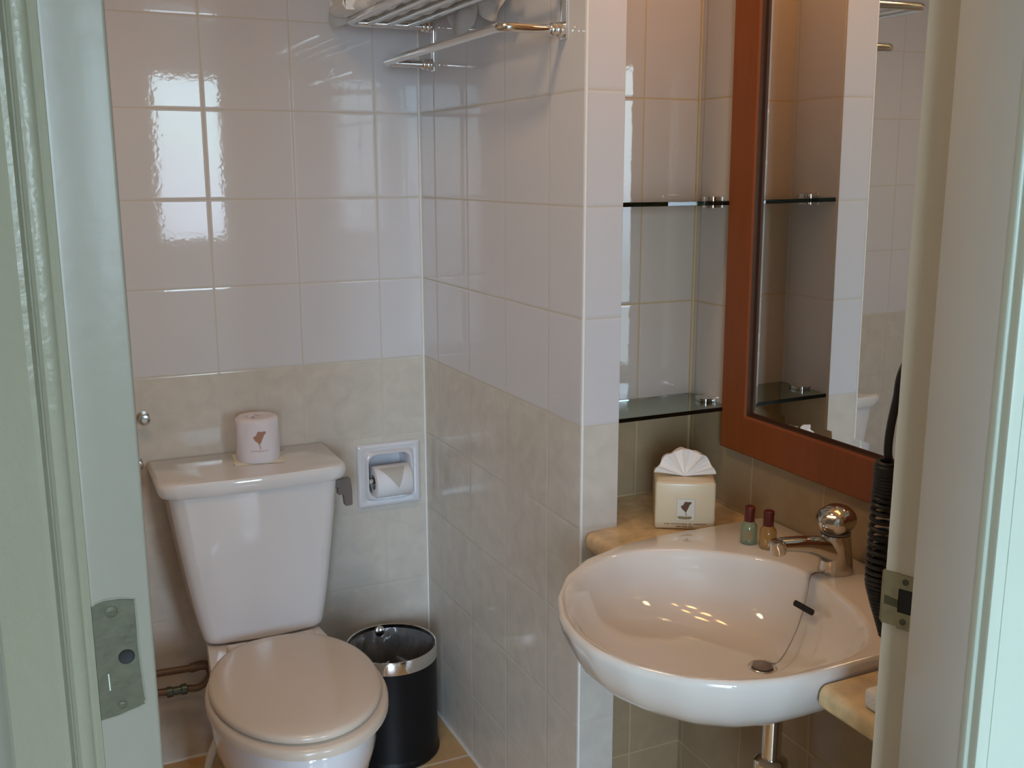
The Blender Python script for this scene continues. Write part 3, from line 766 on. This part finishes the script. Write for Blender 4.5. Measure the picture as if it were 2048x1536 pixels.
# bulges of cloth sinking between the bars
bm = BM()
for xa, xb in ((-0.193, -0.163), (-0.147, -0.116), (-0.100, -0.068)):
    rings = []
    for i in range(31):
        y = -0.125-0.42*i/30; s_ = sin(pi*i/30)**0.3; dpt = (0.007+0.004*sin(i*0.9+xa*90))*s_
        rings.append([Vector(((xa+xb)/2+(xb-xa)/2*cos(a), y, 1.799-dpt*max(0, sin(a)))) for a in [pi*k/8 for k in range(9)]] + [Vector(((xa+xb)/2, y, 1.803))])
    add_loft(bm, rings)
part('sagging_cloth', bm, M_TOWEL, t1, None, 60)
t2 = towel('hand_towel', 'smaller folded white towel at the far left end of the rack', -0.238, -0.150, -0.070, -0.200, 1.800, 0.06, 2, 5)
bm = BM(); grid = []
for i in range(17):
    u = i/16; 
    grid.append([Vector((-0.238+0.07*u-0.004*sin(v*.5), -0.085+0.014*sin(u*4.5), 1.812-(0.034-0.022*u)*(v/8))) for v in range(9)])
V = [[bm.verts.new(p) for p in r] for r in grid]
for i in range(16):
    for j in range(8): bm.faces.new((V[i][j], V[i+1][j], V[i+1][j+1], V[i][j+1]))
bmesh.ops.solidify(bm, geom=bm.faces[:], thickness=0.007)
part('drooping_corner', bm, M_TOWEL, t2, None, 60)

# ------------------------------------------------------------------ alcove shelves
for z, lab in ((1.001, 'lower clear green glass shelf in the tiled alcove'), (1.402, 'upper dark-edged glass shelf in the tiled alcove')):
    t = thing('glass_shelf', lab, 'shelf', (0.21, -0.76, z), 'glass shelves in the tiled alcove')
    part('glass_pane', box((PW+0.0008, -0.834, z-0.004), (W_-0.0008, YA-0.003, z+0.004), 0.0006, 1), M_GLASS, t)
    for x, s_ in ((W_, -1), (PW, 1)):
        bm = BM()
        for dz in (0.0043, -0.0043-0.006):
            rings = []
            add_prism(bm, round_poly([(x, -0.785), (x+s_*0.026, -0.785), (x+s_*0.034, -0.765), (x+s_*0.026, -0.745), (x, -0.745)], [0, .006, .012, .006, 0], 4), z+dz, z+dz+0.006)
        add_box(bm, (min(x, x+s_*0.004), -0.787, z-0.012), (max(x, x+s_*0.004), -0.743, z+0.012), 0.001, 1)
        part('shelf_clip', bm, M_CHROME, t)
        
# ------------------------------------------------------------------ framed mirror
MY0, MY1, MZ0, MZ1, FWD = -0.828, -1.56, 0.925, 1.93, 0.077
XM = W_
mir = thing('wall_mirror', 'large mirror in an orange-brown wooden frame above the basin', 'mirror', (XM, -1.19, MZ0))
LEAN = 0.007
def fring(k, x):   # rectangle inset by k at depth x; the whole mirror leans out slightly at its top
    l0, l1 = -LEAN*k, -LEAN*(MZ1-MZ0-k)
    return [Vector((x+l0, MY0-k, MZ0+k)), Vector((x+l0, MY1+k, MZ0+k)), Vector((x+l1, MY1+k, MZ1-k)), Vector((x+l1, MY0-k, MZ1-k))]
bm = BM()
XF = XM-0.020
add_loft(bm, [fring(0, XM-0.0005), fring(0, XF+0.003), fring(0.003, XF), fring(FWD-0.004, XF), fring(FWD, XF+0.003)], False, False)
part('frame', bm, M_WOOD, mir, 'cherry-coloured wooden frame', 30)
bm = BM(); add_loft(bm, [fring(FWD, XF+0.003), fring(FWD+0.001, XM-0.0085), fring(FWD+0.007, XM-0.0078)], False, False)
part('inner_lip', bm, M_WOOD_IN, mir, 'dark inner edge', 30)
bm = BM(); add_loft(bm, [fring(FWD-0.01, XM-0.0015), fring(FWD-0.01, XM-0.0075), fring(FWD+0.0025, XM-0.0075), fring(FWD+0.020, XM-0.0085)], True, True)
part('mirror_glass', bm, M_MIRROR, mir, None, 0)

# vanity lamp above the mirror and ceiling downlight (above the picture)
vl = thing('vanity_light', 'chrome bar light with three bulbs above the mirror', 'wall lamp', (W_, -1.17, 2.05))
part('back_plate', box((W_-0.025, -1.42, 2.05), (W_, -0.92, 2.11), 0.004), M_CHROME, vl)
for v in VANITY:
    part('bulb_holder', lathe([(0.02, 0), (0.02, 0.02), (0.012, 0.03)], (W_-0.02, v[1], 2.09), (-1, 0, 0.0), 20), M_CHROME, vl)
cl = thing('ceiling_light', 'round recessed ceiling downlight over the toilet', 'ceiling lamp', (DOWN[0], DOWN[1], ZC))
part('trim_ring', lathe([(0.06, 0), (0.06, -0.006), (0.048, -0.008), (0.046, 0)], (DOWN[0], DOWN[1], ZC), (0, 0, 1), 32, False), M_CHROME, cl)

# ------------------------------------------------------------------ countertop
CZ, CT = 0.797, 0.034
bm = BM()
def slab(poly, z0, z1, round_idx):
    add_prism(bm, poly, z0, z1)
slabL = round_poly([(0.004, -L_-0.0045), (0.004, -0.962), (W_-0.001, -0.962), (W_-0.001, YA-0.001), (PW+0.001, YA-0.001), (PW+0.001, -L_-0.0045)], [0.022, 0, 0, 0, 0, 0], 6)
slabR = [(0.0, -1.494), (W_-0.001, -1.494), (W_-0.001, -1.83), (0.0, -1.667)]
def bull(poly, bmx):
    b2 = BM(); add_prism(b2, poly, CZ-CT, CZ)
    b2.normal_update()
    es = [e for e in b2.edges if abs(e.verts[0].co.z-e.verts[1].co.z) < 1e-5 and e.verts[0].co.x < 0.035 and e.verts[1].co.x < 0.035]
    bmesh.ops.bevel(b2, geom=es, offset=0.013, segments=5, profile=0.5, affect='EDGES')
    me = bpy.data.meshes.new('tmp'); b2.to_mesh(me); b2.free(); bmx.from_mesh(me); bpy.data.meshes.remove(me)
ctop = thing('countertop', 'beige stone countertop with rounded edge on both sides of the basin', 'countertop', (0.17, -1.0, CZ-CT))
for sl in (slabL, slabR):
    bm = BM(); bull(sl, bm); part('stone_slab', bm, M_STONE, ctop)

# ------------------------------------------------------------------ basin
def K(p): return (CAM.x+(p[0]-CAM.x)*1.0174, CAM.y+(p[1]-CAM.y)*1.0174)
bc = K((0.045, -1.245))
OUT2 = [(.337, -.983), (.248, -.983), (.105, -.981), (0, -.991), (-.094, -1.026), (-.157, -1.075), (-.206, -1.140), (-.237, -1.207), (-.250, -1.27), (-.248, -1.325), (-.228, -1.385), (-.182, -1.448), (-.128, -1.486), (-.07, -1.504), (-.013, -1.508), (.1, -1.506), (.337, -1.506)]
INN = [(.196, -1.245), (.190, -1.19), (.161, -1.135), (.088, -1.066), (-.01, -1.030), (-.104, -1.058), (-.170, -1.112), (-.212, -1.180), (-.232, -1.25), (-.232, -1.32), (-.210, -1.388), (-.165, -1.444), (-.11, -1.474), (-.05, -1.489), (.03, -1.489), (.10, -1.468), (.155, -1.41), (.185, -1.32)]
OUT2 = [(min(.3385, K(p)[0]), K(p)[1]) for p in OUT2]
INN = [K(p) for p in INN]
fo, fi = outline_fn(OUT2, bc), outline_fn(smooth_poly(INN, 5), bc)
NB = 144
ths = [2*pi*i/NB for i in range(NB)]
def sm(f, th, k=3, w_=0.02): return sum(f(th+j*w_) for j in range(-k, k+1))/(2*k+1)
ro_ = [sm(fo, t, 2, .012) if cos(t) < 0.55 else fo(t) for t in ths]; ri_ = [sm(fi, t) for t in ths]
def ring(rad, z, c=bc): return [Vector((c[0]+r*cos(t), c[1]+r*sin(t), z)) for r, t in zip(rad, ths)]
RZ = 0.815
dr = K((0.088, -1.272))
rings = []
# outside, from the foot up; the back stays against the wall
for k, z in ((.18, .672), (.36, .676), (.52, .684), (.65, .696), (.76, .711), (.85, .729), (.92, .750), (.965, .773), (.988, .790), (.998, .803)):
    rings.append([Vector((max(bc[0]+(p.x-bc[0])*k, bc[0]+(p.x-bc[0])*k) if p.x < bc[0] else bc[0]+(p.x-bc[0])*min(1, k+.12), bc[1]+(p.y-bc[1])*k, z)) for p in ring(ro_, z)])
rings.append(ring([r-.0008 for r in ro_], .809)); rings.append(ring([r-.0035 for r in ro_], .8135)); rings.append(ring([r-.0065 for r in ro_], RZ))
rings.append(ring([min(i_+.008, o-.0070) for i_, o in zip(ri_, ro_)], RZ-.0002))
rings.append(ring([min(i_+.002, o-.0085) for i_, o in zip(ri_, ro_)], RZ-.0012)); rings.append(ring([min(i_-.001, o-.0105) for i_, o in zip(ri_, ro_)], RZ-.004))
for f, z in ((.965, .801), (.94, .787), (.90, .769), (.84, .751), (.75, .734), (.62, .718), (.46, .704), (.30, .695), (.16, .690), (.085, .689), (.08, .681), (.01, .680)):
    g = 1-f
    c = (bc[0]+(dr[0]-bc[0])*min(1, g*1.1), bc[1]+(dr[1]-bc[1])*min(1, g*1.1))
    rd = ri_ if f > .5 else [r*(f/.5)+ .16*(1-f/.5) for r in ri_]
    rings.append(ring([r*f for r in (ri_ if f > .2 else [.2]*NB)], z, c))
bm = BM(); add_loft(bm, rings)
basin = thing('washbasin', 'white semi-recessed washbasin bulging out of the countertop', 'washbasin', (0.05, -1.245, 0.672))
part('basin_bowl', bm, M_BAS, basin, None, 60)
part('drain', lathe([(0.0001, 0), (0.012, 0.0), (0.0185, 0.001), (0.021, 0.002), (0.0225, 0.001), (0.023, 0.0)], (dr[0], dr[1], 0.6895), (0, 0, 1), 32), M_STEEL, basin, 'metal drain ring')
part('plug', lathe([(0.0001, 0.004), (0.012, 0.004), (0.016, 0.002), (0.016, 0.0)], (dr[0], dr[1], 0.6905), (0, 0, 1), 24), M_GREY, basin)
# overflow slot in the back slope of the bowl
bm = BM(); OX, OY = K((0.166, -1.268))
def ovf(u, v, w_): return Vector((OX+v*0.45-w_*0.8, OY-u, 0.774+v*0.9+w_*0.5))
add_prism(bm, round_poly([(-.022, -.005), (.022, -.005), (.022, .005), (-.022, .005)], .0048, 4), -0.004, 0.0012, ovf)
OVF = part('overflow_slot', bm, M_DARK, basin, 'dark overflow slot')
# trap under the basin
part('waste_pipe', lathe([(0.016, 0), (0.016, 0.20)], (0.146, -1.235, 0.475), (0, 0, 1), 24), M_CHROME, basin, 'chrome waste pipe')
part('trap', lathe([(0.018, 0.0), (0.026, 0.002), (0.028, 0.01), (0.028, 0.024), (0.024, 0.028), (0.017, 0.030)], (0.146, -1.235, 0.482), (0, 0, 1), 28), M_CHROME, basin, 'chrome trap nut')
part('trap', lathe([(0.001, 0.0), (0.022, 0.002), (0.025, 0.01), (0.025, 0.10), (0.02, 0.104)], (0.146, -1.235, 0.372), (0, 0, 1), 28), M_CHROME, basin, 'chrome bottle trap')

# ------------------------------------------------------------------ tap
FX, FY = K((0.246, -1.248))
tap = thing('basin_tap', 'chrome mixer tap with round knob on the basin deck', 'tap', (FX, FY, RZ))
bm = BM(); rings = []
for h, rx, ry, ox in ((0, .0295, .027, 0.000), (.003, .0300, .0275, 0.000), (.012, .0285, .026, .000), (.03, .0265, .024, -.001), (.048, .0262, .024, -.003), (.060, .0255, .0235, -.004), (.066, .0245, .023, -.004)):
    rings.append([Vector((FX+ox+rx*cos(t), FY+ry*sin(t), RZ+h)) for t in [2*pi*i/40 for i in range(40)]])
add_loft(bm, rings)
part('tap_body', bm, M_TAP, tap, None, 50)
bm = BM(); path = [(FX-.002, RZ+.032, .029, .022), (FX-.018, RZ+.037, .026, .020), (FX-.034, RZ+.044, .0225, .0185), (FX-.050, RZ+.051, .0180, .0170), (FX-.070, RZ+.057, .0150, .0155), (FX-.095, RZ+.061, .0132, .0145), (FX-.116, RZ+.0635, .0125, .0135)]
rings = []
for x, z, rz, ry in path:
    rings.append([Vector((x-0.25*rz*sin(t), FY+ry*cos(t), z+rz*sin(t))) for t in [2*pi*i/32 for i in range(32)]])
add_loft(bm, rings)
part('spout', bm, M_TAP, tap, None, 50)
part('aerator', lathe([(0.0001, 0), (0.0120, 0), (0.0128, 0.002), (0.0128, 0.020), (0.011, 0.022), (0.0001, 0.024)], (FX-.120, FY, RZ+.050), (-0.15, 0, 1), 24), M_TAP, tap, 'bright aerator at the spout end')
part('collar', lathe([(0.022, 0), (0.0235, 0.001), (0.0235, 0.003), (0.022, 0.004)], (FX-.004, FY, RZ+.0665), (0, 0, 1), 32), M_GREY, tap, 'dark ring under the knob')
bm = BM(); rings = []
for r, h in ((.020, 0), (.0215, .002), (.0280, .009), (.0320, .018), (.0320, .025), (.0285, .032), (.0205, .0385), (.012, .0425), (.0001, .044)):
    rings.append([Vector((FX-.005+r*(1+.035*cos(6*t))*cos(t), FY+r*(1+.035*cos(6*t))*sin(t), RZ+.070+h + 0.10*r*cos(t))) for t in [2*pi*i/60 for i in range(60)]])
add_loft(bm, rings)
part('knob', bm, M_TAP, tap, 'rounded chrome knob', 60)
bm = lathe([(.0185, 0), (.0200, .002), (.0170, .0045), (.009, .007), (.0001, .008)], (FX-.008, FY-.002, RZ+.070+.036), (-.18, -.1, 1), 32)
part('knob_cap', bm, M_TAP, tap, None, 60)
# chain from the tap foot to the plug
ch = smooth_path([(FX-.030, FY-.002, RZ+.003)] + [K(p[:2])+(p[2],) for p in ((.203, -1.247, .8175), (.192, -1.250, .813), (.184, -1.256, .795), (.168, -1.266, .767), (.150, -1.276, .746), (.130, -1.286, .730), (.112, -1.292, .714), (.100, -1.290, .702), (.094, -1.274, .697))], 12)
part('plug_chain', tube(ch, 0.0013, 6), M_STEEL, tap, 'thin plug chain')

# ------------------------------------------------------------------ bottles
def bottle(x, y, liquid, lab, lblmat):
    z = RZ; x, y = K((x, y))
    t = thing('toiletry_bottle', lab, 'bottle', (x, y, z), 'small red-capped bottles beside the tap')
    part('bottle_body', lathe([(.0001, 0), (.0125, 0), (.0148, .002), (.0150, .006), (.0148, .028), (.0138, .034), (.0095, .0395), (.0085, .041), (.0085, .043)], (x, y, z), (0, 0, 1), 32), liquid, t, None, 50)
    part('cap', lathe([(.0088, .0405), (.0092, .041), (.0090, .058), (.0094, .064), (.0092, .0668), (.0075, .0680), (.0001, .0680)], (x, y, z), (0, 0, 1), 28), M_CAP, t, 'dark red cap', 50)
    if lblmat:
        bm = BM(); th0 = math.atan2(CAM.y-y, CAM.x-x)
        for i in range(6):
            a, b = th0-.42+.84*i/6, th0-.42+.84*(i+1)/6
            bm.faces.new([bm.verts.new(Vector((x+.0152*cos(q), y+.0152*sin(q), z+h))) for q, h in ((a, .010), (b, .010), (b, .026), (a, .026))])
        part('label', bm, lblmat, t, 'small square label')
bottle(.200, -1.083, M_GREEN, 'small pale green bottle with dark red cap, left of the pair', M_INK3)
bottle(.2145, -1.1165, M_AMBER, 'small amber bottle with dark red cap, beside the spout tip', None)

# ------------------------------------------------------------------ tissue box
BA = Vector((.134, -.886, CZ)); bx = Vector((.099, -.058, 0)).normalized(); by = Vector((-bx.y, bx.x, 0)); BWd, BD, BH = .113, .105, .094
m4 = Matrix(((bx.x, by.x, 0, BA.x), (bx.y, by.y, 0, BA.y), (0, 0, 1, BA.z), (0, 0, 0, 1)))
tb = thing('tissue_box', 'cream tissue box cover with brown emblem in front of the alcove', 'tissue box', BA + bx*BWd/2 + by*BD/2)
bm = box((0, 0, 0.0005), (BWd, BD, BH), 0.006, 4, m4)
bxo = part('cover', bm, M_BOX, tb, None, 40)
s_ = obj('slot', lathe([(0.0001, 0), (0.020, 0), (0.020, 0.0006), (0.0001, 0.0006)], m4 @ Vector((BWd/2, BD/2+.008, BH)), (0, 0, 1), 32), M_DARK); under(bxo, s_)
fb = lambda u, v: m4 @ Vector((BWd*0.51+u, -0.0004, 0.0405+v))
fb2 = lambda u, v: m4 @ Vector((BWd*0.51+u, -0.0002, 0.0405+v))
bm = BM(); strip_fill(bm, [(-.0165, .0205), (.0165, .0205), (.0165, -.0215), (-.0165, -.0215)], fb2, 2)
pt = obj('emblem_panel', bm, M_PATCH, smooth=0); under(bxo, pt)
bm = BM()
for a, b, c, d in ((-.0172, -.0165, -.022, .021), (.0165, .0172, -.022, .021), (-.0172, .0172, .0205, .0211), (-.0172, .0172, -.0222, -.0216)):
    strip_fill(bm, [(a, c), (b, c), (b, d), (a, d)], fb, 1)
pt = obj('panel_outline', bm, mat('grey_outline', (.42, .38, .28), .6), smooth=0); under(bxo, pt)
emblem(fb, 0.0185, bxo, M_INK, M_INK3, True)
bm = BM(); ft = lambda u, v: m4 @ Vector((u, -0.0004, v))
glyph_row(bm, ft, .018, .096, .0105, .0026, [4, 11, 2, 9]); glyph_row(bm, ft, .040, .072, .0055, .0026, [4, 4, 4])
pt = obj('lettering', bm, M_INK, smooth=0); under(bxo, pt); pt['label'] = 'two rows of tiny dark lettering'
# fan of tissue
bm = BM(); tc_ = Vector((BWd/2, BD/2-.014, BH-.001)); nA, nR = 72, 12
for layer, yo in ((0, -.004), (1, .008)):
    V = []
    for i in range(nA+1):
        a = radians(8)+(pi-radians(16))*i/nA + (0.05 if layer else 0)
        rad = .0560+.001*abs(cos(a))**2 + .0018*sin(9*a+layer) - (0.004*layer)
        row = []
        for j in range(nR+1):
            t = j/nR; r = rad*t
            pl2 = (.0035*sin(11*a)+.0025*sin(5*a+1)+.0015*sin(23*a))*t*(1.1-.5*t)*1.6
            row.append(bm.verts.new(m4 @ (tc_+Vector((-r*cos(a)*1.0, yo*(.3+.7*t)+pl2-.012*t*t*(1-2*layer)*.6, r*sin(a)*.98+.0015)))))
        V.append(row)
    for i in range(nA):
        for j in range(nR): bm.faces.new((V[i][j], V[i+1][j], V[i+1][j+1], V[i][j+1]))
bmesh.ops.remove_doubles(bm, verts=bm.verts[:], dist=1e-5)
bmesh.ops.solidify(bm, geom=bm.faces[:], thickness=0.0006)
part('tissue', bm, M_TISSUE, tb, 'fanned white tissue', 80)

# white folded cloth on the counter behind the right jamb
fc = thing('face_cloth', 'white folded cloth on the counter, right of the basin', 'cloth', (.05, -1.59, CZ))
part('folded_cloth', box((.012, -1.64, CZ+.0003), (.10, -1.558, CZ+.027), .006, 3), M_TOWEL, fc)

# ------------------------------------------------------------------ coiled hair dryer cord
CY = -1.487
cord = thing('coiled_cord', 'black coiled dryer cord hanging at the right end of the mirror', 'cord', (.10, CY, .85))
part('straight_lead', tube(smooth_path([(.30, -1.56, 1.36), (.20, -1.52, 1.34), (.14, CY-.01, 1.27), (.112, CY, 1.21), (.105, CY, 1.174), (.098, CY, 1.138), (.096, CY, 1.105), (.101, CY, 1.082), (.096, CY, 1.078)], 8), .0055, 10), M_CORD, cord)
ax = smooth_path([(.094, CY, 1.090), (.096, CY, 1.065), (.094, CY, 1.038), (.093, CY, .98), (.093, CY, .93), (.098, CY, .90), (.106, CY, .87), (.113, CY, .842)], 40)
pts = []; turns = 38; NP = turns*14
for i in range(NP+1):
    t = i/NP; q = t*(len(ax)-1); k = min(int(q), len(ax)-2); c = ax[k].lerp(ax[k+1], q-k)
    r = .0125 if t < .60 else .0125-(t-.60)/.40*.0095
    r *= min(1, .75+t*5)
    a = 2*pi*turns*t
    pts.append(c+Vector((r*cos(a), r*sin(a), 0)))
part('coil', tube(pts, .0036, 8), M_CORD, cord)
